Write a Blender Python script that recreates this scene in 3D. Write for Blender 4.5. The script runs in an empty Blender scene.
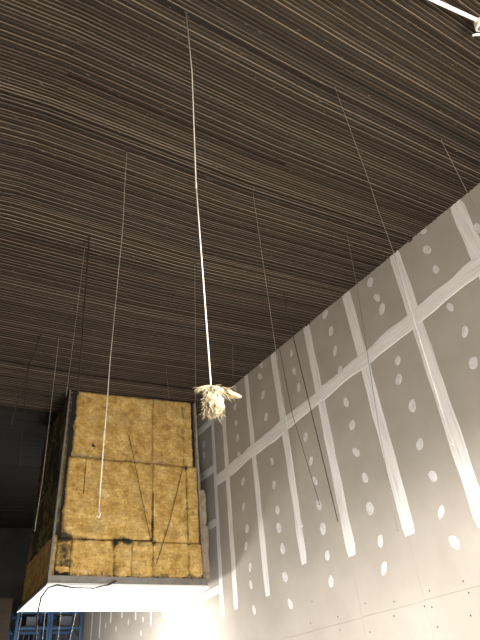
import bpy, bmesh, math, random
from mathutils import Vector, Matrix, noise
random.seed(7)
scene = bpy.context.scene
C = scene.collection
EYE = 1.6

# ---------------------------------------------------------------- camera
cam_d = bpy.data.cameras.new('camera'); cam = bpy.data.objects.new('camera', cam_d); C.objects.link(cam)
rt = Vector((0.85073231, -0.51865958, -0.08512795)); up = Vector((-0.24966773, -0.54129972, 0.80290762)); fw = Vector((0.46251547, 0.66180575, 0.58999372))
cam.matrix_world = Matrix(((rt.x, up.x, -fw.x, 0), (rt.y, up.y, -fw.y, 0), (rt.z, up.z, -fw.z, EYE), (0, 0, 0, 1)))
cam_d.sensor_fit = 'AUTO'; cam_d.sensor_width = 36.0; cam_d.lens = 546.27 / 640 * 36
cam_d.clip_start = 0.05; cam_d.clip_end = 200
scene.camera = cam

# ---------------------------------------------------------------- world, lights, exposure
w = bpy.data.worlds.new('world'); scene.world = w; w.use_nodes = True
w.node_tree.nodes['Background'].inputs[0].default_value = (1.0, 0.86, 0.68, 1); w.node_tree.nodes['Background'].inputs[1].default_value = 0.0
def spot(name, loc, power, col=(1, 0.95, 0.885), half=87, blend=0.12, rad=0.15, rot=(0, 0, 0)):
    d = bpy.data.lights.new(name, 'SPOT'); d.energy = power; d.color = col; d.spot_size = math.radians(2 * half); d.spot_blend = blend; d.shadow_soft_size = rad
    o = bpy.data.objects.new(name, d); C.objects.link(o); o.location = loc; o.rotation_euler = rot
    return o
def point(name, loc, power, col=(1, 0.95, 0.885), rad=0.12):
    d = bpy.data.lights.new(name, 'POINT'); d.energy = power; d.color = col; d.shadow_soft_size = rad
    o = bpy.data.objects.new(name, d); C.objects.link(o); o.location = loc
    return o
# dome pendants over the shop floor, hung at about five metres, all beside or behind the camera
for x, y, p in [(0.4, -4.2, 5000), (4.2, -3.0, 5500)]:
    spot('dome_pendant_light', (x, y, 5.05), p, col=(1, 0.975, 0.935), half=88, blend=0.22, rad=0.3)
# unseen lamps below or behind the view, some added to brighten dark areas
point('unseen_lamp_light', (4.3, -3.0, 1.2), 1800, rad=0.5)  # unseen uplight behind the camera for roof and upper wall
point('unseen_lamp_light', (4.3, 13.0, 2.65), 560, col=(1, 0.97, 0.92), rad=0.3)
point('unseen_lamp_light', (5.7, 12.3, 2.5), 60, col=(1, 0.97, 0.92), rad=0.2)
point('unseen_lamp_light', (3.4, 6.6, 0.7), 520, col=(1, 0.97, 0.93), rad=0.3)  # added low lamp that brightens the lower wall
point('unseen_lamp_light', (5.0, 16.6, 1.8), 260, col=(1, 0.97, 0.92), rad=0.2)  # added lamp that brightens the far wall and racks
vs = scene.view_settings
vs.view_transform = 'Standard'; vs.look = 'None'; vs.gamma = 1.0; vs.use_curve_mapping = False; vs.exposure = 0.10

# ---------------------------------------------------------------- materials
def nmat(name, rough=0.8, metal=0.0):
    m = bpy.data.materials.new(name); m.use_nodes = True
    nt = m.node_tree; b = nt.nodes['Principled BSDF']
    b.inputs['Roughness'].default_value = rough; b.inputs['Metallic'].default_value = metal
    b.inputs['Specular IOR Level'].default_value = 0.3
    return m, nt, b
def node(nt, t, **kw):
    n = nt.nodes.new(t)
    for k, v in kw.items():
        if k in n.inputs: n.inputs[k].default_value = v
        else: setattr(n, k, v)
    return n
def ramp(nt, fac, stops):
    r = nt.nodes.new('ShaderNodeValToRGB'); e = r.color_ramp.elements
    while len(e) < len(stops): e.new(0.5)
    for el, (p, c) in zip(e, stops): el.position = p; el.color = (*c, 1)
    nt.links.new(fac, r.inputs[0]); return r.outputs[0]
def mapped(nt, scale, coord='Object'):
    tc = nt.nodes.new('ShaderNodeTexCoord'); mp = nt.nodes.new('ShaderNodeMapping'); mp.inputs['Scale'].default_value = scale
    nt.links.new(tc.outputs[coord], mp.inputs[0]); return mp.outputs[0]
def noisetex(nt, vec, scale, detail=4, rough=0.55):
    n = node(nt, 'ShaderNodeTexNoise', Scale=scale, Detail=detail, Roughness=rough); nt.links.new(vec, n.inputs['Vector']); return n.outputs['Fac']
def bump(nt, b, h, strength, dist=0.01):
    n = node(nt, 'ShaderNodeBump', Strength=strength, Distance=dist); nt.links.new(h, n.inputs['Height']); nt.links.new(n.outputs[0], b.inputs['Normal'])
def mixmul(nt, a, b_, fac=1.0, mode='MULTIPLY'):
    m = nt.nodes.new('ShaderNodeMix'); m.data_type = 'RGBA'; m.blend_type = mode; m.inputs[0].default_value = fac
    nt.links.new(a, m.inputs[6]); nt.links.new(b_, m.inputs[7]); return m.outputs[2]
def simple(name, stops, scale=(1, 1, 1), ns=6, rough=0.8, metal=0.0, bs=0.0, bd=0.005):
    m, nt, b = nmat(name, rough, metal); v = mapped(nt, scale); f = noisetex(nt, v, ns)
    nt.links.new(ramp(nt, f, stops), b.inputs['Base Color'])
    if bs: bump(nt, b, f, bs, bd)
    return m
# roof boards: tone per board from a colour attribute, streaky grain along the board
m, nt, b = nmat('roof_board_wood', 0.75); v = mapped(nt, (0.7, 30, 30)); f = noisetex(nt, v, 1.6, 6, 0.65)
v2 = mapped(nt, (5, 26, 26)); f2 = noisetex(nt, v2, 2.0, 3, 0.6)
grain = ramp(nt, f, [(0.25, (0.75, 0.72, 0.70)), (0.55, (1.0, 0.98, 0.96)), (0.8, (1.2, 1.15, 1.05))])
at = node(nt, 'ShaderNodeAttribute', attribute_name='tone')
base = mixmul(nt, at.outputs['Color'], grain)
scuff = ramp(nt, f2, [(0.665, (0, 0, 0)), (0.72, (0.09, 0.08, 0.065))])
nt.links.new(mixmul(nt, base, scuff, 1.0, 'ADD'), b.inputs['Base Color']); bump(nt, b, f, 0.3, 0.004); b.inputs['Specular IOR Level'].default_value = 0.08
MAT_BOARD = m
MAT_SLAB = simple('roof_slab_dark_wood', [(0.3, (0.012, 0.010, 0.007)), (0.7, (0.02, 0.016, 0.012))], (1, 8, 8), 3)
MAT_PLANK = simple('shade_dark_plank_wood', [(0.3, (0.008, 0.0075, 0.007)), (0.7, (0.019, 0.0175, 0.016))], (0.6, 8, 8), 3, 0.8, bs=0.2)  # deep shade of the far roof put into the wood colour
MAT_PAPER = simple('drywall_paper', [(0.3, (0.36, 0.328, 0.284)), (0.7, (0.42, 0.385, 0.336))], (1, 1, 1), 1.3, 0.85)
def mud(name, sc, gain=1.0):
    m, nt, b = nmat(name, 0.8); v = mapped(nt, sc); f = noisetex(nt, v, 3.0, 5, 0.6)
    nt.links.new(ramp(nt, f, [(q_, tuple(c_ * gain for c_ in col)) for q_, col in ((0.3, (0.60, 0.575, 0.55)), (0.46, (0.745, 0.725, 0.705)), (0.75, (0.85, 0.835, 0.82)))]), b.inputs['Base Color']); bump(nt, b, f, 0.2, 0.002); return m
MAT_MUD_V = mud('joint_compound_upright', (1, 9, 0.5)); MAT_MUD_H = mud('joint_compound_level', (1, 0.5, 9)); MAT_MUD = mud('patch_compound', (2, 4, 4), 0.84)
MAT_BACK = simple('wall_cavity_dark', [(0.3, (0.12, 0.11, 0.10)), (0.7, (0.18, 0.16, 0.14))], ns=2)
MAT_FLOOR = simple('concrete_floor', [(0.3, (0.27, 0.25, 0.22)), (0.7, (0.34, 0.31, 0.27))], ns=1.5, rough=0.6)
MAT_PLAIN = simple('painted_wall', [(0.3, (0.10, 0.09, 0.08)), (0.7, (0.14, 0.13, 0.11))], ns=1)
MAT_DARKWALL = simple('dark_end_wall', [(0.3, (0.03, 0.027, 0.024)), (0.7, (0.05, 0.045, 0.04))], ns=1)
# fibreglass
def fibre(name, dk):
    m, nt, b = nmat(name, 0.95); v = mapped(nt, (1, 1, 1)); big = noisetex(nt, v, 4.0, 8, 0.72); fine = noisetex(nt, v, 21, 6, 0.75)
    col = ramp(nt, big, [(q_, tuple(a_ * b_ for a_, b_ in zip(c_, dk))) for q_, c_ in ((0.30, (0.32, 0.205, 0.065)), (0.45, (0.56, 0.395, 0.145)), (0.57, (0.70, 0.53, 0.24)), (0.70, (0.86, 0.74, 0.46)))])
    fcol = ramp(nt, fine, [(0.3, (0.62, 0.60, 0.56)), (0.6, (1.10, 1.08, 1.04))])
    col = mixmul(nt, col, fcol)
    vs_ = mapped(nt, (1.2, 1.2, 5.0)); streak = noisetex(nt, vs_, 4.5, 6, 0.7)
    col = mixmul(nt, col, ramp(nt, streak, [(0.32, (0.70, 0.66, 0.60)), (0.5, (1.0, 1.0, 1.0)), (0.7, (1.12, 1.14, 1.2))]))
    dust = noisetex(nt, mapped(nt, (1, 1, 1)), 2.1, 5, 0.6); dm = node(nt, 'ShaderNodeMapRange'); dm.inputs['From Min'].default_value = 0.52; dm.inputs['From Max'].default_value = 0.72; dm.inputs['To Max'].default_value = 0.45; nt.links.new(dust, dm.inputs['Value'])
    dx_ = nt.nodes.new('ShaderNodeMix'); dx_.data_type = 'RGBA'; nt.links.new(dm.outputs[0], dx_.inputs[0]); nt.links.new(col, dx_.inputs[6]); dx_.inputs[7].default_value = (0.50 * dk[0], 0.40 * dk[1], 0.25 * dk[2], 1); col = dx_.outputs[2]
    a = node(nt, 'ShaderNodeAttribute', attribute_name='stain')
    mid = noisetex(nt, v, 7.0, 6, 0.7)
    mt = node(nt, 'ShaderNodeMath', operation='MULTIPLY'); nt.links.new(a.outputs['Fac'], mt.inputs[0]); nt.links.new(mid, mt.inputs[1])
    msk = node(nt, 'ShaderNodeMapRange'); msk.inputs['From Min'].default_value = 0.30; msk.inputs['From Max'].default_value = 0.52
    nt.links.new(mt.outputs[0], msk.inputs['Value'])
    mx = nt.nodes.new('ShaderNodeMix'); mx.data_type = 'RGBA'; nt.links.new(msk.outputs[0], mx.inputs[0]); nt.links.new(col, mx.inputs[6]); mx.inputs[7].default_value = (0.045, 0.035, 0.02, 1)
    nt.links.new(mx.outputs[2], b.inputs['Base Color']); bump(nt, b, fine, 0.8, 0.03)
    return m
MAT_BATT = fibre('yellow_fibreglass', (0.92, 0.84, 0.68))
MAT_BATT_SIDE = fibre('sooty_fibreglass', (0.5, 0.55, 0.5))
MAT_FELT = simple('black_backing_felt', [(0.3, (0.012, 0.011, 0.01)), (0.7, (0.022, 0.02, 0.018))], ns=4)
MAT_STEEL = simple('galvanised_steel', [(0.3, (0.16, 0.15, 0.135)), (0.7, (0.23, 0.215, 0.195))], ns=5, rough=0.5, metal=0.3)
MAT_WHITE = simple('white_panel', [(0.3, (0.82, 0.81, 0.79)), (0.7, (0.86, 0.85, 0.83))], ns=2, rough=0.6)
MAT_CARD = simple('torn_board', [(0.3, (0.20, 0.165, 0.12)), (0.7, (0.33, 0.28, 0.21))], ns=9, bs=0.4)
MAT_WIRE = simple('bright_hanger_wire', [(0.3, (0.24, 0.22, 0.19)), (0.7, (0.34, 0.32, 0.28))], ns=8, rough=0.45, metal=0.2)
MAT_MIDWIRE = simple('grey_hanger_wire', [(0.3, (0.16, 0.15, 0.13)), (0.7, (0.23, 0.215, 0.19))], ns=8, rough=0.5, metal=0.2)
MAT_DULL = simple('dull_hanger_wire', [(0.3, (0.13, 0.12, 0.10)), (0.7, (0.19, 0.175, 0.15))], ns=8, rough=0.5, metal=0.2)
MAT_BLACKWIRE = simple('blackened_rod', [(0.3, (0.012, 0.01, 0.008)), (0.7, (0.03, 0.026, 0.02))], ns=8, rough=0.6)
MAT_CORD = simple('white_cord', [(0.3, (0.42, 0.39, 0.36)), (0.7, (0.53, 0.50, 0.46))], (1, 1, 8), 20, 0.8)
MAT_WOOL = simple('cream_fibres', [(0.3, (0.20, 0.155, 0.08)), (0.55, (0.31, 0.26, 0.165)), (0.75, (0.42, 0.38, 0.29))], ns=30, rough=0.95, bs=0.5)
MAT_PVC = simple('white_pipe', [(0.3, (0.80, 0.78, 0.75)), (0.7, (0.86, 0.84, 0.82))], ns=4, rough=0.4)
MAT_BLUE = simple('blue_rack_paint', [(0.3, (0.012, 0.042, 0.10)), (0.7, (0.024, 0.065, 0.15))], ns=4, rough=0.5)
MAT_BROWN = simple('brown_plywood', [(0.3, (0.014, 0.009, 0.0045)), (0.7, (0.026, 0.017, 0.008))], (1, 1, 6), 3)
MAT_GREYBOX = simple('grey_carton', [(0.3, (0.06, 0.07, 0.085)), (0.7, (0.10, 0.11, 0.13))], ns=3)
MAT_SCREW = simple('screw_steel', [(0.3, (0.05, 0.045, 0.04)), (0.7, (0.09, 0.08, 0.07))], ns=20)

# ---------------------------------------------------------------- helpers
def link(name, me, mat, parent=None):
    o = bpy.data.objects.new(name, me); C.objects.link(o)
    if mat: 
        if not me.materials: me.materials.append(mat)
    if parent: o.parent = parent
    return o
def mesh(verts, faces, smooth=False):
    me = bpy.data.meshes.new('m'); me.from_pydata([tuple(v) for v in verts], [], faces); me.update()
    if smooth:
        for p in me.polygons: p.use_smooth = True
    return me
HEX = [(0, 3, 2, 1), (4, 5, 6, 7), (0, 1, 5, 4), (1, 2, 6, 5), (2, 3, 7, 6), (3, 0, 4, 7)]
def boxm(x0, x1, y0, y1, z0, z1):
    return mesh([(x0, y0, z0), (x1, y0, z0), (x1, y1, z0), (x0, y1, z0), (x0, y0, z1), (x1, y0, z1), (x1, y1, z1), (x0, y1, z1)], HEX)
def boxes(lst):
    v = []; f = []
    for x0, x1, y0, y1, z0, z1 in lst:
        n = len(v); v += [(x0, y0, z0), (x1, y0, z0), (x1, y1, z0), (x0, y1, z0), (x0, y0, z1), (x1, y0, z1), (x1, y1, z1), (x0, y1, z1)]
        f += [tuple(i + n for i in q) for q in HEX]
    return mesh(v, f)
def empty(name, loc=(0, 0, 0)):
    o = bpy.data.objects.new(name, None); C.objects.link(o); o.location = loc; o.empty_display_size = 0.2; return o
def tag(o, label=None, cat=None, group=None, kind=None):
    if label: o['label'] = label
    if cat: o['category'] = cat
    if group: o['group'] = group
    if kind: o['kind'] = kind
    return o
def child(name, me, mat, parent):      # world-space mesh under a parent that may be offset
    o = link(name, me, mat); o.parent = parent; o.matrix_parent_inverse = Matrix.Translation(-parent.location)
    return o
def tube_data(pts, r, n=6, r1=None):
    pts = [Vector(p) for p in pts]; V = []; F = []
    r1 = r if r1 is None else r1
    for i, p in enumerate(pts):
        t = (pts[min(i + 1, len(pts) - 1)] - pts[max(i - 1, 0)]).normalized()
        a = t.orthogonal() if abs(t.z) > 0.95 else t.cross(Vector((0, 0, 1)))
        if abs(t.z) > 0.95: a = Vector((1, 0, 0)) - t * t.x
        a.normalize(); b_ = t.cross(a)
        rr = r + (r1 - r) * i / (len(pts) - 1)
        for k in range(n):
            an = 2 * math.pi * k / n; V.append(p + (a * math.cos(an) + b_ * math.sin(an)) * rr)
    for i in range(len(pts) - 1):
        for k in range(n):
            F.append((i * n + k, i * n + (k + 1) % n, (i + 1) * n + (k + 1) % n, (i + 1) * n + k))
    F.append(tuple(range(n))[::-1]); F.append(tuple((len(pts) - 1) * n + k for k in range(n)))
    return V, F
def tube(pts, r, n=6, r1=None):
    V, F = tube_data(pts, r, n, r1); return mesh(V, F, True)
def merge(parts):
    V = []; F = []
    for v, f in parts:
        n = len(V); V += list(v); F += [tuple(i + n for i in q) for q in f]
    return V, F

# ---------------------------------------------------------------- roof profile (absolute heights)
PROF = [(-9, -1.95), (-1, -0.88), (0.4, -0.625), (3, -0.455), (6.4, 0), (9, 0.36)]
def hx(x):
    for (a, b_), (c, d) in zip(PROF, PROF[1:]):
        if a <= x <= c: return b_ + (d - b_) * (x - a) / (c - a)
def ceil(x, y): return EYE + 6.12 + 0.045 * y + hx(x) * (1 - 0.45 * min(1.0, max(0.0, (y - 4.5) / 6.5)))
Y0, Y1 = -6.0, 24.0; X0, XW = -7.0, 6.4

# floor and outer walls
fl = link('floor', boxm(X0, XW + 0.2, Y0, Y1, -0.1, 0), MAT_FLOOR); tag(fl, 'pale concrete floor of the hall', 'floor', kind='structure')
wl = link('wall_left', boxm(X0 - 0.15, X0, Y0, Y1, 0, 7.5), MAT_PLAIN); tag(wl, 'plain painted wall on the far side of the hall', 'wall', kind='structure')
wb = link('wall_back', boxm(X0, XW + 0.2, Y0 - 0.15, Y0, 0, 8.2), MAT_PLAIN); tag(wb, 'plain painted wall closing the hall behind the viewpoint', 'wall', kind='structure')
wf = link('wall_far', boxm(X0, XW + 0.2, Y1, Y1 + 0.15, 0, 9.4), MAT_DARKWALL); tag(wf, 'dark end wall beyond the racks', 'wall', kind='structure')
# ceiling slab above the boards
V = []; F = []
xs = [X0, -1, 0.4, 3, 6.4, 6.6]; ys = [Y0, 4.5, 11.0, Y1]
for x in xs:
    for y in ys: z = ceil(x, y) + 0.13; V += [(x, y, z), (x, y, z + 0.1)]
n = len(ys)
for i in range(len(xs) - 1):
    for j in range(n - 1):
        a = 2 * (i * n + j); c = a + 2 * n
        F += [(a, c, c + 2, a + 2), (a + 1, a + 3, c + 3, c + 1)]
cl = link('ceiling', mesh(V, F), MAT_SLAB); tag(cl, 'dark timber roof deck of boards set on edge', 'ceiling', kind='structure')

# boards on edge
def tone(third=False):
    k = 0.85 + 0.3 * random.random()
    if random.random() < 0.15: k *= 0.75
    warm = random.random()
    edge = random.choice((2.2, 2.8, 3.2, 3.6, 4.4)) * random.uniform(0.9, 1.1) * (1.45 if third else 0.8)  # light caught by the arris, put into its colour, stronger on alternate boards
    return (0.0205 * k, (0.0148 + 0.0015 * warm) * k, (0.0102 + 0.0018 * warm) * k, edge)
def board_data(x0, x1, y, wdt, dz0, dz1, ch=0.0085):
    """a board on edge with an arris along its near lower corner, coloured lighter as if lit"""
    xx = [x0] + [p for p, _ in PROF if x0 + 0.02 < p < x1 - 0.02] + [x1]
    V = []; F = []; K = []
    for i, x in enumerate(xx):
        t = (x - x0) / (x1 - x0); zb = ceil(x, y) - (dz0 + (dz1 - dz0) * t); zt = ceil(x, y) + 0.12
        V += [(x, y + ch, zb), (x, y + wdt, zb), (x, y + wdt, zt), (x, y, zt), (x, y, zb + ch)]
    n = len(xx)
    for i in range(n - 1):
        a = 5 * i; c = a + 5
        for k in range(5): F.append((a + k, a + (k + 1) % 5, c + (k + 1) % 5, c + k)); K.append(1 if k == 4 else 0)
    F += [(4, 3, 2, 1, 0), tuple(5 * n - 5 + k for k in range(5))]; K += [0, 0]
    return V, F, K
def pix(p):
    p = Vector(p) - Vector((0, 0, EYE)); d = p.dot(fw)
    if d < 0.2: return None
    return 240 + 546.27 * p.dot(rt) / d, 320 - 546.27 * p.dot(up) / d
rows = []
y = -1.2; pitch = 0.041; k = 0
prot = 0.0; hold = 0
while y < 12.36:
    if hold <= 0:
        r = random.random()
        if r < 0.10: prot, hold = random.uniform(0.012, 0.028), random.randint(2, 4)
        elif r < 0.17: prot, hold = random.uniform(-0.028, -0.014), 1
        else: prot, hold = random.uniform(-0.004, 0.004), random.randint(2, 9)
    hold -= 1
    tn = tone(k % 2 == 0 or random.random() < 0.2)
    j1 = 0.4 + random.choice((-0.12, 0.0, 0.1)) + random.uniform(-0.06, 0.06); j2 = 2.6 + random.uniform(-0.15, 0.15) + (0.6 if (k // 14) % 2 else 0)
    for (a, c) in ((-3.2, j1), (j1 + 0.004, j2), (j2 + 0.004, 6.385)):
        d = (prot if prot > -0.01 or random.random() < 0.45 else 0.0) + (0.007 if k % 2 == 0 else 0.0) + random.uniform(-0.003, 0.003); q = random.uniform(0.9, 1.1)
        rows.append((a, c, y, d + random.uniform(-0.003, 0.003), d + random.uniform(-0.003, 0.003), (tn[0] * q, tn[1] * q, tn[2] * q, tn[3])))
    y += pitch; k += 1
def shown(r):       # rough picture area of a board, to choose the largest
    n = 0; L = 0; last = None
    for i in range(13):
        x = r[0] + (r[1] - r[0]) * i / 12; q = pix((x, r[2], ceil(x, r[2])))
        ok = q and -5 < q[0] < 485 and -5 < q[1] < 645
        if ok and last: L += math.hypot(q[0] - last[0], q[1] - last[1])
        last = q if ok else None
    q2 = pix((max(r[0], 0.5), r[2], 7.5)); 
    dist = Vector((max(r[0], 0.3), r[2], 6)).length
    return L / dist / dist
order = sorted(range(len(rows)), key=lambda i: -shown(rows[i])); single = set(order[:300])
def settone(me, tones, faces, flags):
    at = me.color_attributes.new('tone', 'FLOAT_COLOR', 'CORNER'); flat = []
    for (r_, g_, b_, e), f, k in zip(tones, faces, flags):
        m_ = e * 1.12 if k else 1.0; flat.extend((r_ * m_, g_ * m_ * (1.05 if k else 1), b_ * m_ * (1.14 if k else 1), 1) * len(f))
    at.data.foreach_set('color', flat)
rest = []; restc = []; restk = []
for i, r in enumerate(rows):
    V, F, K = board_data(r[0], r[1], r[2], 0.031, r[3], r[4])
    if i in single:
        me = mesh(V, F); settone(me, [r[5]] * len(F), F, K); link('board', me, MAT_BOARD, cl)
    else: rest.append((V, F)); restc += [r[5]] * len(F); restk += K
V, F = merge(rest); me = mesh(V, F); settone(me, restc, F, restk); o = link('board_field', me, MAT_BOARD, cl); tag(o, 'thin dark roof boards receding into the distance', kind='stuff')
# beyond the header: wider planks, deep shade put into their colour, set a little higher
hv = []
for zf in (lambda x: ceil(x, 12.4) - 0.09, lambda x: ceil(x, 12.4) + 0.12):
    hv += [(-3.2, 12.40, zf(-3.2)), (2.75, 12.40, zf(2.75)), (2.75, 12.52, zf(2.75)), (-3.2, 12.52, zf(-3.2))]
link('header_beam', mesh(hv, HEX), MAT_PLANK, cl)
y = 12.54
while y < 23.9:
    wd = 0.235; d = random.uniform(-0.015, 0.03)
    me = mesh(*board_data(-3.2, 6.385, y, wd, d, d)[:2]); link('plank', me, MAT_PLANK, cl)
    y += wd + 0.012
    
# ---------------------------------------------------------------- plasterboard wall
wr = link('wall_right', boxm(XW + 0.02, XW + 0.16, Y0, Y1, 0, 8.9), MAT_BACK); tag(wr, 'tall unpainted plasterboard wall with taped joints', 'wall', kind='structure')
JY = [-5.95, -4.32, -3.1, -1.88, -0.66, 0.54, 1.76, 2.98, 4.28, 5.57, 6.82, 8.0, 9.17, 10.28, 10.86]
def zmid(y): return 6.62 - 0.057 * (y - 2.95)
GAP = 0.0014
def sheet(y0, y1, za0, za1, zb0, zb1):   # a = bottom heights at y0,y1; b = top heights
    g = GAP; x0, x1 = XW, XW + 0.018
    v = [(x0, y0 + g, za0 + g), (x1, y0 + g, za0 + g), (x1, y1 - g, za1 + g), (x0, y1 - g, za1 + g), (x0, y0 + g, zb0 - g), (x1, y0 + g, zb0 - g), (x1, y1 - g, zb1 - g), (x0, y1 - g, zb1 - g)]
    return link('drywall_sheet', mesh(v, HEX), MAT_PAPER, wr)
def ztop(y): return ceil(6.4, y) + 0.10
for a, c in zip(JY, JY[1:]):
    sheet(a, c, 0, 0, 2.68, 2.69); sheet(a, c, 2.68, 2.69, zmid(a), zmid(c)); sheet(a, c, zmid(a), zmid(c), ztop(a), ztop(c))
HZ = [0, 2.66, 3.88, 5.28, 6.52, 7.75]
for (a, c) in ((10.86, 13.1), (13.1, 15.38)):
    for z0, z1 in zip(HZ, HZ[1:]): sheet(a, c, z0, z0, z1, z1)
    sheet(a, c, 7.75, 7.75, ztop(a), ztop(c))
FY = [15.38, 16.5, 17.4, 18.3, 19.08, 20.3, 21.5, 22.7, 23.95]
for a, c in zip(FY, FY[1:]):
    sheet(a, c, 0, 0, 2.7, 2.7); sheet(a, c, 2.7, 2.7, 6.3, 6.3); sheet(a, c, 6.3, 6.3, ztop(a), ztop(c))
tapec = [0]
def tape(p0, p1, wd, name='joint_tape', ragged=0.012):   # strip on the wall face between two (y,z) points
    tapec[0] += 1
    th = 0.0022 if abs(p0[0] - p1[0]) < abs(p0[1] - p1[1]) else 0.0046 + 0.0007 * (tapec[0] % 3)
    p0 = Vector((p0[0], p0[1])); p1 = Vector((p1[0], p1[1])); L = (p1 - p0).length; d = (p1 - p0) / L; n = Vector((-d.y, d.x)); N = max(4, int(L / 0.12))
    V = []; F = []; sd = random.random() * 50
    for i in range(N + 1):
        t = i / N; p = p0 + (p1 - p0) * t
        wl_ = wd / 2 + ragged * 1.6 * noise.noise((t * L * 2.2, sd, 0)) ; wr_ = wd / 2 + ragged * 1.6 * noise.noise((t * L * 2.2, sd + 9, 3))
        if i in (0, N): wl_ *= 0.8; wr_ *= 0.8
        for q, xo in ((p + n * wl_, 0), (p + n * wl_ * 0.9, th), (p - n * wr_ * 0.9, th), (p - n * wr_, 0)):
            V.append((XW - xo + 0.0004, q.x, q.y))
    for i in range(N):
        for k in range(3): F.append((4 * i + k, 4 * i + k + 1, 4 * i + k + 5, 4 * i + k + 4))
    F += [(0, 3, 2, 1), (4 * N, 4 * N + 1, 4 * N + 2, 4 * N + 3)]
    return link(name, mesh(V, F), MAT_MUD_V if th < 0.004 else MAT_MUD_H, wr)
TAPES = [((0.54, 8.1), (0.54, 3.5), 0.20), ((1.76, 8.1), (1.78, 3.5), 0.20), ((2.94, 7.86), (3.02, 3.5), 0.24), ((4.29, 7.95), (4.33, 3.30), 0.24), ((5.57, 8.02), (5.53, 3.52), 0.23), ((6.82, 8.08), (6.78, 3.54), 0.21),
         ((8.03, 8.13), (8.00, 3.70), 0.18), ((9.16, 8.18), (9.20, 3.42), 0.17), ((10.27, 8.22), (10.35, 3.40), 0.17), ((10.82, 8.25), (10.90, 3.35), 0.15)]
for t in TAPES: tape(*t)
for a, c in ((-0.66, 2.98), (2.98, 6.82), (6.82, 10.84)): tape((a - 0.02, zmid(a)), (c + 0.02, zmid(c)), 0.27, ragged=0.03)
for z, wd in ((7.75, 0.2), (6.52, 0.2), (5.28, 0.16), (3.88, 0.17)): tape((10.9, z), (13.6 if z > 4 else 13.8, z - 0.02), wd)
tape((13.1, 8.3), (13.1, 4.0), 0.15)
for yy, zt, zb in ((14.5, 6.0, 3.74), (15.50, 6.0, 4.02), (16.5, 6.0, 4.23), (17.39, 6.0, 4.24), (18.3, 6.0, 3.98), (19.06, 6.0, 4.0), (20.3, 6.0, 4.0)): tape((yy, zt), (yy, zb), 0.11)
PATCH = [(4.86, 6.06), (4.95, 5.75), (4.85, 5.23), (3.67, 6.31), (3.60, 5.81), (3.66, 5.32), (3.62, 7.87), (3.68, 7.49), (3.66, 7.05), (2.80, 7.18), (4.92, 4.64), (4.86, 4.14), (4.90, 3.65), (4.84, 3.24), (6.12, 3.59), (6.17, 3.22), (4.95, 7.77), (4.90, 7.39),
  (6.22, 7.92), (6.16, 7.48), (6.17, 7.03), (6.15, 6.60), (7.41, 7.72), (7.42, 7.29), (7.36, 6.86), (8.52, 8.06), (8.61, 7.81), (8.58, 7.32), (8.57, 6.78), (9.67, 8.04), (9.74, 7.59), (9.76, 7.18), (9.75, 6.81), (9.75, 6.40), (8.56, 5.79), (11.32, 7.31), (11.34, 7.03), (9.69, 5.76),
  (9.76, 5.24), (9.70, 4.78), (9.79, 4.46), (9.71, 4.04), (8.59, 5.31), (8.58, 4.81), (8.60, 4.49), (7.41, 5.82), (7.37, 5.33), (7.35, 4.95), (7.36, 4.52), (6.18, 5.96), (6.16, 5.51), (6.21, 5.04), (6.14, 4.57), (6.18, 4.10), (7.36, 4.12), (7.36, 3.69), (7.38, 3.29),
  (8.57, 4.10), (8.60, 3.62), (8.55, 3.17), (9.74, 3.72), (9.71, 3.28), (4.87, 7.11), (3.6, 4.8), (3.66, 4.3), (2.4, 5.6), (2.4, 6.2), (2.35, 7.6), (16.00, 4.06), (15.00, 3.95), (14.00, 3.62), (16.92, 4.02), (17.79, 4.24), (15.11, 3.66), (13.95, 4.4)]
for (py, pz) in PATCH:
    n = 9; a0 = random.uniform(0, 6); el = random.uniform(0.55, 0.8); tilt = random.choice((-1, 1)) * random.uniform(0.1, 0.6); s = random.uniform(0.085, 0.108) if py < 13 else 0.08
    V = []; 
    for ring, (rr, xo) in enumerate(((1.0, 0.0003), (0.85, 0.0035))):
        for k in range(n):
            a = 2 * math.pi * k / n; q = s * rr * (1 + 0.22 * noise.noise((math.cos(a) * 1.5 + py * 7, math.sin(a) * 1.5, pz * 5)))
            u, v_ = q * el * math.cos(a), q * math.sin(a)
            V.append((XW - xo, py + u * math.cos(tilt) - v_ * math.sin(tilt), pz + u * math.sin(tilt) + v_ * math.cos(tilt)))
    F = [(k, (k + 1) % n, n + (k + 1) % n, n + k) for k in range(n)] + [tuple(range(n, 2 * n))]
    link('mud_patch', mesh(V, F), MAT_MUD, wr)
scr = mesh([(0, 0.012 * math.cos(2 * math.pi * k / 8), 0.012 * math.sin(2 * math.pi * k / 8)) for k in range(8)] + [(-0.003, 0, 0)], [(k, (k + 1) % 8, 8) for k in range(8)] + [tuple(range(7, -1, -1))])
for (py, pz) in [(4.88, 2.78), (4.85, 2.64), (4.92, 2.40), (5.45, 2.78), (5.48, 2.59), (5.47, 2.36), (5.60, 2.62), (6.12, 2.77), (6.18, 2.60), (7.36, 2.78), (7.36, 2.6), (6.72, 2.48), (6.70, 2.85), (8.06, 2.8), (7.94, 3.1), (4.2, 2.78), (4.35, 2.6), (3.66, 2.78)]:
    o = link('screw', scr, MAT_SCREW, wr); o.location = (XW, py, pz)

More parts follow.
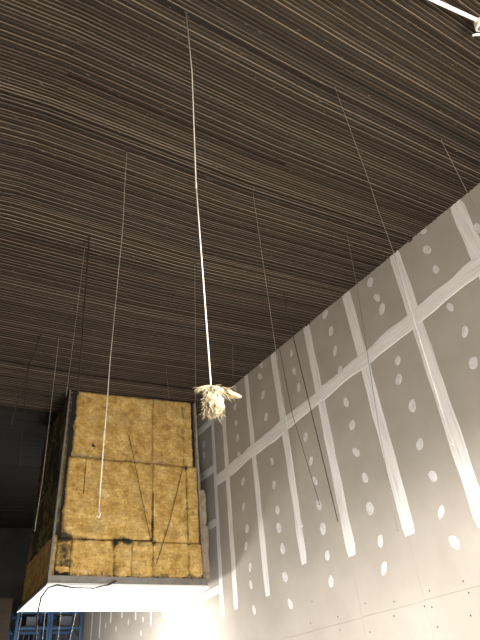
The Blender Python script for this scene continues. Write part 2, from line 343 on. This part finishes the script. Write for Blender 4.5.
# ---------------------------------------------------------------- insulated shaft hanging from the roof
SX0, SX1, SY0, SY1, SZ = 2.86, 6.08, 11.0, 13.4, 3.94
shaft = empty('insulated_shaft', (SX0, SY0, SZ)); tag(shaft, 'big boxed shaft clad in yellow fibreglass insulation hanging beside the plasterboard wall', 'shaft')
def ct(x, y): return ceil(x, y) - 0.035
g = 0.05
core = mesh([(SX0 + g, SY0 + g, SZ + 0.02), (SX1 - g, SY0 + g, SZ + 0.02), (SX1 - g, SY1 - g, SZ + 0.02), (SX0 + g, SY1 - g, SZ + 0.02),
             (SX0 + g, SY0 + g, ct(SX0, SY0)), (SX1 - g, SY0 + g, ct(SX1, SY0)), (SX1 - g, SY1 - g, ct(SX1, SY0)), (SX0 + g, SY1 - g, ct(SX0, SY0))], HEX)
child('backing', core, MAT_FELT, shaft)
def near(v, c, w_): return max(0.0, 1 - abs(v - c) / w_)
def soot(face, u, z, stain):
    cl_ = 0.7 + 0.8 * (noise.noise((u * 1.7, z * 1.7, 11)) + 0.2)
    if face == 'side': return max(0, stain * (0.8 + 0.35 * noise.noise((u * 2.2, z * 0.9, 4))))
    s_ = 0.40 * cl_
    cl2 = 0.5 + 1.2 * (noise.noise((u * 4.5, z * 4.5, 31)) + 0.1)
    if u < 5.0: s_ += cl2 * 0.75 * near(z, 4.72, 0.10) * (0.6 + 0.6 * cl_)
    if u < 3.45 and 4.2 < z < 5.1: s_ += 0.55 * near(u, 3.05, 0.4) * cl_
    if 4.6 < z < 5.9: s_ += 0.5 * near(u, 4.895, 0.06) * cl_
    if z < 4.75: s_ += 0.6 * cl2 * near(u, 4.07, 0.16) + 0.25 * near(u, 5.74, 0.10)
    if 4.7 < z < 6.5: s_ += 0.4 * near(u, 5.73, 0.06)
    s_ += 0.4 * near(u, 5.68, 0.12) * (1 if z > 6.3 else 0) + 0.35 * near(z, 6.40, 0.05)
    return s_
def batt(face, u0, u1, v0f, v1f, mat, seed, stain, thick=0.085, rag=0.02):
    """lumpy slab; face 'front' (u = x) or 'side' (u = y); v0f/v1f give bottom/top height for u"""
    nu = max(6, int((u1 - u0) / 0.03)); nv = 34
    P = []; st = []
    for j in range(nv + 1):
        for i in range(nu + 1):
            s, t = i / nu, j / nv
            u = u0 + (u1 - u0) * s; zb, zt = v0f(u), v1f(u); z = zb + (zt - zb) * t
            e = min(s, 1 - s) * (u1 - u0); e2 = min(t, 1 - t) * (zt - zb); em = min(e, e2)
            edge = min(1, em / 0.018) ** 0.6
            nz = noise.noise((u * 3.1 + seed, z * 3.1, seed * 2.3)) * 0.5 + noise.noise((u * 9 + seed, z * 9, seed)) * 0.3 + noise.noise((u * 22, z * 22, seed)) * 0.16
            dep = thick * (0.62 + 0.38 * edge) + 0.042 * nz
            if i in (0, nu): u += rag * (1.3 * noise.noise((z * 5, round(u, 1) * 3.1, 5.1)) + 1.2 * noise.noise((z * 17, seed, 5.1)))
            if j == 0: z += (rag * 4.5 if v0f(u) < 4.3 else rag * 0.8) * (noise.noise((u * 7, seed, 1.7)) + 0.6 * noise.noise((u * 19, seed, 6.7)))
            if j == nv: z += rag * 0.3 * noise.noise((u * 8, seed, 8.7))
            P.append((u, z, dep)); 
            sv = soot(face, u, z, stain)
            st.append(max(0, sv))
    nb = len(P); per = [i for i in range(nu + 1)] + [(j) * (nu + 1) + nu for j in range(1, nv + 1)] + [nv * (nu + 1) + i for i in range(nu - 1, -1, -1)] + [j * (nu + 1) for j in range(nv - 1, 0, -1)]
    F = [(j * (nu + 1) + i, j * (nu + 1) + i + 1, (j + 1) * (nu + 1) + i + 1, (j + 1) * (nu + 1) + i) for j in range(nv) for i in range(nu)]
    allp = P + [(P[i][0], P[i][1], 0.0) for i in per]; n = len(per)
    F += [(per[k], nb + k, nb + (k + 1) % n, per[(k + 1) % n]) for k in range(n)] + [tuple(nb + k for k in range(n))]
    if face == 'front': V = [(u, SY0 + g - d, z) for u, z, d in allp]
    else: V = [(SX0 + g - d, u, z) for u, z, d in allp]; F = [f[::-1] for f in F]
    me = mesh(V, F, True)
    a = me.attributes.new('stain', 'FLOAT', 'POINT'); a.data.foreach_set('value', st + [st[i] for i in per])
    return child('insulation_batt', me, mat, shaft)
LB = lambda u: 6.38 + 0.03 * (u - 3); MB_ = lambda u: 4.72 + 0.01 * (u - 3); BT = lambda u: 4.05
TOP = lambda u: ct(u, SY0)
cols_top = [3.02, 4.88, 5.93]; cols_mid = [2.97, 4.89, 5.74, 6.02]; cols_low = [2.93, 3.19, 4.07, 4.45, 4.91, 5.74, 6.07]
sd = 1
for cols, lo, hi, stn in ((cols_top, LB, TOP, 0.42), (cols_mid, MB_, LB, 0.52), (cols_low, BT, MB_, 0.78)):
    for a, c in zip(cols, cols[1:]):
        sd += 3.7; gp = 0.002
        lo2 = (lambda u, l=lo, s=sd: l(u) + 0.003 + (0.05 if (l is BT and s % 2 > 1) else 0))
        hi2 = (lambda u, h=hi: h(u) - (0.003 if h is not TOP else 0))
        if cols is cols_low and a == 3.19: lo2 = lambda u: 3.985
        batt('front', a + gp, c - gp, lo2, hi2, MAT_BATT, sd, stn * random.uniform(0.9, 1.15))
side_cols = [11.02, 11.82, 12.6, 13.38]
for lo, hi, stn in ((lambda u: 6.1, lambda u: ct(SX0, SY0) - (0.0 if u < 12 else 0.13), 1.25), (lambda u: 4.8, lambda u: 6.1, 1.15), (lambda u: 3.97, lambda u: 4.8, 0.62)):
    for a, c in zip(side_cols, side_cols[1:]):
        sd += 2.9; batt('side', a + 0.008, c - 0.008, (lambda u, l=lo: l(u) + 0.01), (lambda u, h=hi: h(u) - 0.01), MAT_BATT if stn < 0.7 else MAT_BATT_SIDE, sd, stn)  # lowest side row: paler material and less stain, for light from below
# frayed fibres along the seams and the lower edge
rf = random.Random(11); fr = []
def fray(x, z, d, L, r):
    p = Vector((x, 10.945, z)); dv = Vector(d).normalized(); pts = [p.copy()]
    for k in range(5):
        dv = (dv + Vector((rf.gauss(0, 0.3), rf.gauss(0, 0.12), rf.gauss(0, 0.3)))).normalized(); p = p + dv * (L / 5); p.y = min(p.y, 10.955); pts.append(p.copy())
    fr.append(tube_data(pts, r, 3, r * 0.3))
for i in range(90):
    x = rf.uniform(3.05, 4.7) if rf.random() < 0.75 else rf.uniform(4.7, 5.7); fray(x, LB(x) + rf.uniform(-0.015, 0.02), (rf.uniform(-1, 1), -0.25, rf.uniform(-0.5, 0.3)), rf.uniform(0.06, 0.16), rf.uniform(0.004, 0.010))
for i in range(110):
    x = rf.choice((rf.gauss(5.15, 0.12), rf.gauss(5.75, 0.05), rf.uniform(4.4, 6.0), rf.uniform(3.2, 4.0))); x = min(6.05, max(2.95, x)); fray(x, 4.07 + rf.uniform(-0.02, 0.05), (rf.uniform(-0.5, 0.5), -0.3, -1), rf.uniform(0.05, 0.13), rf.uniform(0.004, 0.010))
V, F = merge(fr); me = mesh(V, F, True); a = me.attributes.new('stain', 'FLOAT', 'POINT'); a.data.foreach_set('value', [0.1] * len(V))
tag(child('frayed_fibres', me, MAT_WOOL, shaft), kind='stuff')
# studs, channel, torn boards
def quadbar(x0b, x1b, x0t, x1t, y0, y1, zb, zt):
    return mesh([(x0b, y0, zb), (x1b, y0, zb), (x1b, y1, zb), (x0b, y1, zb), (x0t, y0, zt), (x1t, y0, zt), (x1t, y1, zt), (x0t, y1, zt)], HEX)
o = child('corner_stud', quadbar(2.80, 2.845, 2.815, 2.85, 10.95, 11.0, 4.03, ct(2.8, 11) - 0.02), MAT_STEEL, shaft); o['label'] = 'thin grey steel corner stud'
o = child('corner_stud', quadbar(6.06, 6.10, 5.99, 6.05, 10.95, 11.04, 4.05, ct(6.0, 11) - 0.02), MAT_CARD, shaft)
def torn(x0, x1, z0, z1, y0, seed):
    N = 14; V = []; F = []
    for j in range(N + 1):
        z = z0 + (z1 - z0) * j / N; a = x0 + 0.02 * noise.noise((z * 4, seed, 0)); c = x1 + 0.04 * noise.noise((z * 5, seed, 4)); yy = y0 + 0.02 * noise.noise((z * 3, seed, 9))
        if j == N: z += 0.03
        V += [(a, yy, z), (c, yy, z), (c, yy + 0.03, z), (a, yy + 0.03, z)]
    for j in range(N):
        for k in range(4): F.append((4 * j + k, 4 * j + (k + 1) % 4, 4 * j + 4 + (k + 1) % 4, 4 * j + 4 + k))
    F += [(3, 2, 1, 0), tuple(4 * N + k for k in range(4))]
    return mesh(V, F)
o = child('torn_board', torn(6.08, 6.19, 4.12, 5.88, 10.93, 3.3), MAT_CARD, shaft); o['label'] = 'grey-brown torn board along the edge'
child('torn_board', torn(6.13, 6.24, 4.06, 5.1, 10.98, 8.3), MAT_CARD, shaft)
child('bottom_channel', boxes([(2.80, 6.14, 10.93, 10.99, 3.912, 4.04), (2.80, 6.14, 10.99, 11.05, 3.912, 3.93)]), MAT_STEEL, shaft)
child('bottom_channel', boxes([(2.80, 2.86, 11.0, 13.45, 3.912, 3.985)]), MAT_STEEL, shaft)
child('bottom_channel', boxes([(6.08, 6.14, 11.0, 13.45, 3.912, 4.04)]), MAT_STEEL, shaft)
o = child('soffit_panel', boxm(2.79, 6.15, 10.91, 13.48, 3.872, 3.909), MAT_WHITE, shaft); o['label'] = 'white soffit panel closing the bottom'
child('edge_trim', boxes([(2.775, 2.80, 10.90, 13.50, 3.86, 3.885), (6.14, 6.165, 10.90, 13.50, 3.86, 3.885), (2.775, 6.165, 10.895, 10.92, 3.86, 3.885)]), MAT_WHITE, shaft)
# seam rods lying in the batts' joints
for (x0, z0, x1, z1) in ((3.33, 6.33, 3.34, 5.60), (3.9, 4.72, 4.9, 4.745), (4.895, 5.75, 4.90, 4.95)):
    child('seam_strip', tube([(x0, 10.955, z0), (x1, 10.955, z1)], 0.008, 5), MAT_FELT, shaft)
shaft.rotation_euler.z = math.radians(-2.5); shaft.scale.x = 0.967
for pts in ([(4.28, 10.955, 7.0), (4.32, 10.90, 6.76), (4.72, 10.90, 5.15), (4.86, 10.955, 4.72)], [(5.66, 10.955, 6.6), (5.62, 10.90, 6.41), (5.28, 10.90, 5.19), (4.98, 10.955, 4.30)]):
    o = child('tie_wire', tube(pts, 0.0065, 5), MAT_BLACKWIRE, shaft); o['label'] = 'thin dark tie wire slung across the insulation'
# little dark torn hole plug
child('torn_flap', mesh([(3.44, 10.93, 6.70), (3.52, 10.93, 6.62), (3.42, 10.93, 6.62), (3.46, 10.96, 6.65)], [(0, 2, 1), (0, 1, 3), (1, 2, 3), (2, 0, 3)]), MAT_FELT, shaft)

# ---------------------------------------------------------------- hanging wires
WG = 'loose hangers below the timber roof'
def hook(p, s=0.022):
    p = Vector(p); return [p + Vector((s * 0.5 * math.sin(a), 0, -s * (1 - math.cos(a)))) for a in [math.pi * k / 6 for k in range(1, 10)]]
def wire(name, pts, r, mat, label, hooked=False, cat='wire', wob=0.0):
    P = [Vector(p) for p in pts]; out = [P[0] + Vector((0, 0, 0.0))]
    for a, c in zip(P, P[1:]):
        n = max(2, int((c - a).length / 0.25))
        for i in range(1, n + 1):
            q = a.lerp(c, i / n)
            if wob: q += Vector((noise.noise((q.z * 2, a.x, 0)), noise.noise((q.z * 2, 5, a.y)), 0)) * wob
            out.append(q)
    root = empty(name, tuple(out[0])); tag(root, label, cat, WG)
    r *= 1.0 if mat is MAT_BLACKWIRE else 0.78; child('shank', tube(out, r, 6), mat, root)
    # fixing plate at the roof
    t = out[0]; child('roof_clip', boxm(t.x - 0.016, t.x + 0.016, t.y - 0.01, t.y + 0.01, t.z - 0.022, t.z + 0.01), MAT_BLACKWIRE, root)
    if hooked: child('hook', tube([out[-1]] + hook(out[-1]), r, 6), mat, root)
    return root
def top(p): return (p[0], p[1], ceil(p[0], p[1]) + 0.01)
def W(name, pts, *a, **k): return wire(name, [top(pts[0])] + pts[1:], *a, **k)
W('hanger_wire', [(3.174, 2.150, 7.365), (3.185, 2.134, 5.880), (3.184, 2.136, 4.731), (3.158, 2.174, 3.024)], 0.0034, MAT_MIDWIRE, 'long pale hanger wire whose hooked end hangs beside a broad taped joint', True, wob=0.006)
W('hanger_wire', [(1.408, 4.046, 7.338), (1.411, 4.046, 5.829), (1.370, 4.059, 4.314), (1.362, 4.062, 2.959)], 0.0042, MAT_WIRE, 'long pale hanger wire with a curled end in front of the yellow insulation', True, wob=0.006)
W('hanger_wire', [(3.197, 3.939, 7.449), (3.193, 3.942, 6.145), (3.191, 3.944, 4.828), (3.189, 3.946, 2.992)], 0.0036, MAT_MIDWIRE, 'long straight pale wire whose hooked end lies over a taped joint', True)
W('hanger_wire', [(5.111, 4.109, 7.724), (5.06, 4.16, 6.599), (4.937, 4.309, 4.454), (4.879, 4.369, 3.190)], 0.0036, MAT_DULL, 'long dull grey wire with a hook hanging close before the plasterboard wall', True)
W('hanger_wire', [(5.079, 2.144, 7.632), (5.080, 2.142, 6.618), (5.08, 2.14, 5.6)], 0.0040, MAT_WIRE, 'pale wire hanging close to the wall top below the white pipe')
W('hanger_rod', [(1.519, 5.781, 7.422), (1.551, 5.772, 6.138), (1.583, 5.763, 4.870)], 0.0085, MAT_BLACKWIRE, 'black rod hanging from the roof beside a thin pale wire', cat='rod')
W('hanger_wire', [(1.510, 5.931, 7.428), (1.503, 5.933, 6.067), (1.490, 5.936, 4.912)], 0.0036, MAT_DULL, 'thin pale wire hanging right beside a black rod')
W('hanger_wire', [(1.960, 8.842, 7.584), (1.999, 8.834, 4.980), (1.982, 8.837, 4.230)], 0.0050, MAT_WIRE, 'pale wire with hook hanging past the sooty side of the insulated shaft', True)
W('hanger_wire', [(3.213, 5.686, 7.530), (3.145, 5.724, 5.225), (3.110, 5.742, 3.984)], 0.0045, MAT_DULL, 'dull wire hanging between the cream fibre tuft and the shaft')
W('hanger_wire', [(5.188, 6.228, 7.831), (5.145, 6.264, 7.089), (5.183, 6.232, 5.538), (5.325, 6.109, 4.070)], 0.0040, MAT_BLACKWIRE, 'thin bent dark wire with a hook hanging next to a straight dark rod', True)
W('hanger_rod', [(5.137, 5.898, 7.809), (5.171, 5.869, 6.781), (5.294, 5.754, 3.679)], 0.0065, MAT_BLACKWIRE, 'long straight dark rod hanging before the plasterboard wall', cat='rod')
W('hanger_wire', [(1.625, 8.893, 7.568), (1.516, 8.912, 6.966), (1.440, 8.923, 6.450), (1.397, 8.929, 5.880)], 0.0085, MAT_BLACKWIRE, 'curved black wire bending away from the roof boards', cat='wire')
W('hanger_rod', [(1.704, 10.091, 7.626), (1.764, 10.081, 6.781), (1.847, 10.065, 5.680)], 0.0080, MAT_BLACKWIRE, 'straight black rod hanging behind the curved black wire', cat='rod')
W('hanger_wire', [(5.278, 7.901, 7.918), (5.226, 7.935, 7.129)], 0.0045, MAT_DULL, 'short dull wire hanging behind the cream fibre tuft', cat='wire')
W('hanger_wire', [(4.426, 9.348, 7.864), (4.497, 9.314, 7.009)], 0.0045, MAT_DULL, 'short thin wire ending over the top edge of the yellow insulation', cat='wire')
# black cable drooping along the bottom channel and off the corner
pts = [(2.69, 10.72, 2.3), (2.67, 10.75, 2.99), (2.64, 10.75, 3.36), (2.67, 10.75, 3.64), (2.78, 10.78, 3.80), (2.94, 10.79, 3.85), (3.25, 10.79, 3.81), (3.62, 10.78, 3.81), (3.91, 10.78, 3.88), (4.06, 10.85, 3.96)]
o = link('power_cable', tube(pts, 0.015, 6), MAT_BLACKWIRE); tag(o, 'black cable drooping along the front bottom edge of the shaft', 'cable')
# pale strings dangling from the soffit
for i, (x, y, dx) in enumerate(((2.95, 13.3, -0.05), (3.4, 13.2, 0.02), (3.75, 13.25, -0.02), (4.1, 13.3, -0.22))):
    o = link('tie_string', tube([(x, y, 3.868), (x + dx * 0.5, y, 3.2), (x + dx, y, 2.5)], 0.0032, 5), MAT_WIRE); tag(o, 'pale string dangling below the white soffit in front of the blue racks', 'string', 'strings below the white soffit')

# ---------------------------------------------------------------- cord with the tuft of fibres
cord = empty('hanging_cord', (1.277, 2.191, ceil(1.277, 2.191))); tag(cord, 'thick white cord holding up a tuft of cream fibres', 'cord', WG)
cp = [(1.277, 2.191, ceil(1.277, 2.191) + 0.01), (1.296, 2.180, 6.143), (1.278, 2.191, 4.658), (1.288, 2.185, 3.698), (1.293, 2.181, 3.02)]
child('strand', tube(cp[:3], 0.0046, 8), MAT_CORD, cord); child('strand', tube(cp[2:], 0.0046, 8), MAT_CORD, cord)
child('knot', tube([(1.278, 2.191, 4.69), (1.278, 2.191, 4.675), (1.278, 2.191, 4.64), (1.278, 2.191, 4.625)], 0.007, 8), MAT_CORD, cord)
child('roof_clip', boxm(1.257, 1.297, 2.178, 2.204, cp[0][2] - 0.03, cp[0][2]), MAT_BLACKWIRE, cord)
tc = Vector((1.293, 2.181, 3.03)); tuft = empty('insulation_tuft', tuple(tc)); tag(tuft, 'ragged tuft of cream fibres tied to the end of a white cord', 'tuft')
R_ = rt.copy(); R_.z = 0; R_.normalize(); Fd = Vector((R_.y, -R_.x, 0)); U = Vector((0, 0, 1))
bm = bmesh.new(); bmesh.ops.create_icosphere(bm, subdivisions=4, radius=1)
for v in bm.verts:
    p = v.co.copy(); n = 1 + 0.30 * noise.noise(p * 2.3) + 0.22 * noise.noise(p * 6) + 0.10 * noise.noise(p * 14)
    ww = 0.052 * (0.75 + 0.35 * (1 - p.z) / 2)
    v.co = tc + (R_ * p.x * ww * 1.05 + Fd * p.y * ww + U * (p.z * 0.075)) * n + U * -0.095 + R_ * 0.006
me = bpy.data.meshes.new('m'); bm.to_mesh(me); bm.free()
for p in me.polygons: p.use_smooth = True
child('core', me, MAT_WOOL, tuft)
parts = []; rnd = random.Random(3)
def strand(start, d0, L, r, droop):
    p = start.copy(); d = d0.normalized(); pts = [p.copy()]
    for k in range(7):
        d = (d + Vector((rnd.gauss(0, 0.16), rnd.gauss(0, 0.16), rnd.gauss(0, 0.16))) + U * -droop).normalized(); p = p + d * (L / 7); pts.append(p.copy())
    parts.append(tube_data(pts, r, 3, r * 0.25))
for i in range(260):   # hanging skirt
    a = rnd.uniform(0, 2 * math.pi); s = tc + (R_ * math.cos(a) * 0.04 + Fd * math.sin(a) * 0.035) + U * rnd.uniform(-0.13, -0.02)
    strand(s, R_ * math.cos(a) * 0.3 + Fd * math.sin(a) * 0.5 - U * 1.0, rnd.uniform(0.035, 0.075), rnd.uniform(0.002, 0.0045), 0.10)
for i in range(110):   # right wing
    s = tc + R_ * rnd.uniform(-0.01, 0.07) + Fd * rnd.uniform(-0.02, 0.02) + U * (-0.022 + rnd.uniform(-0.014, 0.014))
    strand(s, R_ * 1 - U * 0.30 + Fd * rnd.uniform(-0.1, 0.1), rnd.uniform(0.05, 0.085), rnd.uniform(0.003, 0.006), 0.05)
for i in range(55):   # left wing
    s = tc - R_ * rnd.uniform(-0.01, 0.04) + Fd * rnd.uniform(-0.015, 0.015) + U * (-0.010 + rnd.uniform(-0.008, 0.008))
    strand(s, -R_ * 1 + U * 0.02, rnd.uniform(0.04, 0.065), rnd.uniform(0.002, 0.0045), 0.07)
V, F = merge(parts); o = child('loose_fibres', mesh(V, F, True), MAT_WOOL, tuft); tag(o, kind='stuff')
# lengths of rolled batting that form the two wings
def wing(pts, rads, seed):
    V = []; n = 10; P = [Vector(p) for p in pts]
    for i, p in enumerate(P):
        for k in range(n):
            a = 2 * math.pi * k / n; q = rads[i] * (1 + 0.35 * noise.noise((math.cos(a) * 1.5, math.sin(a) * 1.5, i * 0.9 + seed)))
            V.append(p + (Fd * math.cos(a) + U * math.sin(a)) * q)
    F = [(i * n + k, i * n + (k + 1) % n, (i + 1) * n + (k + 1) % n, (i + 1) * n + k) for i in range(len(P) - 1) for k in range(n)] + [tuple(range(n))[::-1], tuple((len(P) - 1) * n + k for k in range(n))]
    return mesh(V, F, True)
child('wing', wing([tc + R_ * (0.155 * t) + U * (-0.012 - 0.058 * t) for t in [i / 8 for i in range(9)]], [0.022, 0.024, 0.024, 0.022, 0.020, 0.019, 0.018, 0.014, 0.006], 2), MAT_WOOL, tuft)
child('wing', wing([tc - R_ * (0.09 * t) + U * (-0.006 + 0.012 * math.sin(t * 3) - 0.012 * t) for t in [i / 6 for i in range(7)]], [0.018, 0.016, 0.013, 0.011, 0.009, 0.007, 0.003], 6), MAT_WOOL, tuft)

# ---------------------------------------------------------------- white pipe with a round box near the roof
pp = empty('conduit_pipe', (3.95, 0.80, 7.25)); tag(pp, 'white pipe with a round joint just under the roof boards', 'pipe')
a, c = Vector((2.9, 0.93, 7.12)), Vector((3.952, 0.796, 7.265))
child('pipe', tube([a, a.lerp(c, 0.5), c], 0.020, 12), MAT_PVC, pp)
c2 = Vector((4.045, 0.81, 7.275)); ax = (Vector((0.25, 0.3, -1))).normalized()
child('round_box', tube([c2 - ax * 0.05, c2 - ax * 0.045, c2 + ax * 0.02, c2 + ax * 0.03, c2 + ax * 0.031], 0.062, 20), MAT_PVC, pp)
child('box_cover', tube([c2 + ax * 0.031, c2 + ax * 0.036], 0.040, 20), MAT_STEEL, pp)
child('pipe', tube([c2 + Vector((0.05, 0, 0)), c2 + Vector((1.2, -0.12, 0.17)), c2 + Vector((2.3, -0.25, 0.33))], 0.023, 12), MAT_PVC, pp)
child('bracket', tube([(4.045, 0.925, 7.26), (4.08, 0.90, 7.27), (4.16, 0.86, 7.28), (4.25, 0.80, 7.28)], 0.012, 8), MAT_PVC, pp)

# ---------------------------------------------------------------- far racks, carton, brown partition
def rack(x0, y0, label):
    r = empty('storage_rack', (x0, y0, 0)); tag(r, label, 'rack', 'blue storage racks under the shaft')
    Wd, Dp, H = 0.92, 0.9, 4.97
    for dx in (0, Wd):
        for dy in (0, Dp): child('upright', boxm(x0 + dx - 0.04, x0 + dx + 0.04, y0 + dy - 0.04, y0 + dy + 0.04, 0, H), MAT_BLUE, r)
        for z in [0.4 + 0.62 * k for k in range(8)]:
            child('brace', tube([(x0 + dx, y0 + 0.04, z), (x0 + dx, y0 + Dp - 0.04, z + 0.5)], 0.016, 5), MAT_BLUE, r)
    for k in range(1, 6): child('back_bar', boxm(x0 + Wd * k / 6 - 0.018, x0 + Wd * k / 6 + 0.018, y0 + Dp + 0.03, y0 + Dp + 0.06, 0.2, H - 0.1), MAT_BLUE, r)
    for z in (1.4, 2.9, 4.35, 4.78):
        for dy in (0, Dp): child('beam', boxm(x0 + 0.04, x0 + Wd - 0.04, y0 + dy - 0.025, y0 + dy + 0.025, z, z + 0.07), MAT_BLUE, r)
        if z != 4.78: child('shelf', boxm(x0 + 0.04, x0 + Wd - 0.04, y0 + 0.03, y0 + Dp - 0.03, z + 0.07, z + 0.1), MAT_DARKWALL, r)
    return r
rack(4.15, 19.2, 'blue steel storage rack under the white soffit, beside the brown partition')
rack(5.16, 19.2, 'blue steel storage rack under the white soffit, nearer the plasterboard wall')
for (x, y, z, sx, sz, lab) in ((4.45, 19.35, 4.451, 0.3, 0.26, 'small grey carton on the rack beside the brown partition'), (5.5, 19.35, 4.451, 0.34, 0.28, 'small grey carton on the rack nearer the plasterboard wall')):
    b_ = empty('carton', (x + sx / 2, y + 0.2, z)); tag(b_, lab, 'carton')
    child('body', boxm(x, x + sx, y, y + 0.4, z, z + sz), MAT_GREYBOX, b_); child('flap', boxm(x, x + sx / 2 - 0.004, y, y + 0.4, z + sz, z + sz + 0.008), MAT_GREYBOX, b_); child('flap', boxm(x + sx / 2 + 0.004, x + sx, y, y + 0.4, z + sz, z + sz + 0.008), MAT_GREYBOX, b_)
pt = empty('partition', (2.6, 17.0, 0)); tag(pt, 'brown plywood partition standing beyond the sooty side of the shaft', 'partition')
for i in range(3):
    for j in range(2): child('plywood_sheet', boxm(0.2 + i * 1.1, 1.29 + i * 1.1, 17.0, 17.03, 0.0 + j * 2.4, 2.39 + j * 2.4), MAT_BROWN, pt)
for x in (0.25, 1.3, 2.4, 3.42): child('stud', boxm(x, x + 0.05, 17.03, 17.12, 0, 4.78), MAT_BROWN, pt)
bpy.context.view_layer.update()
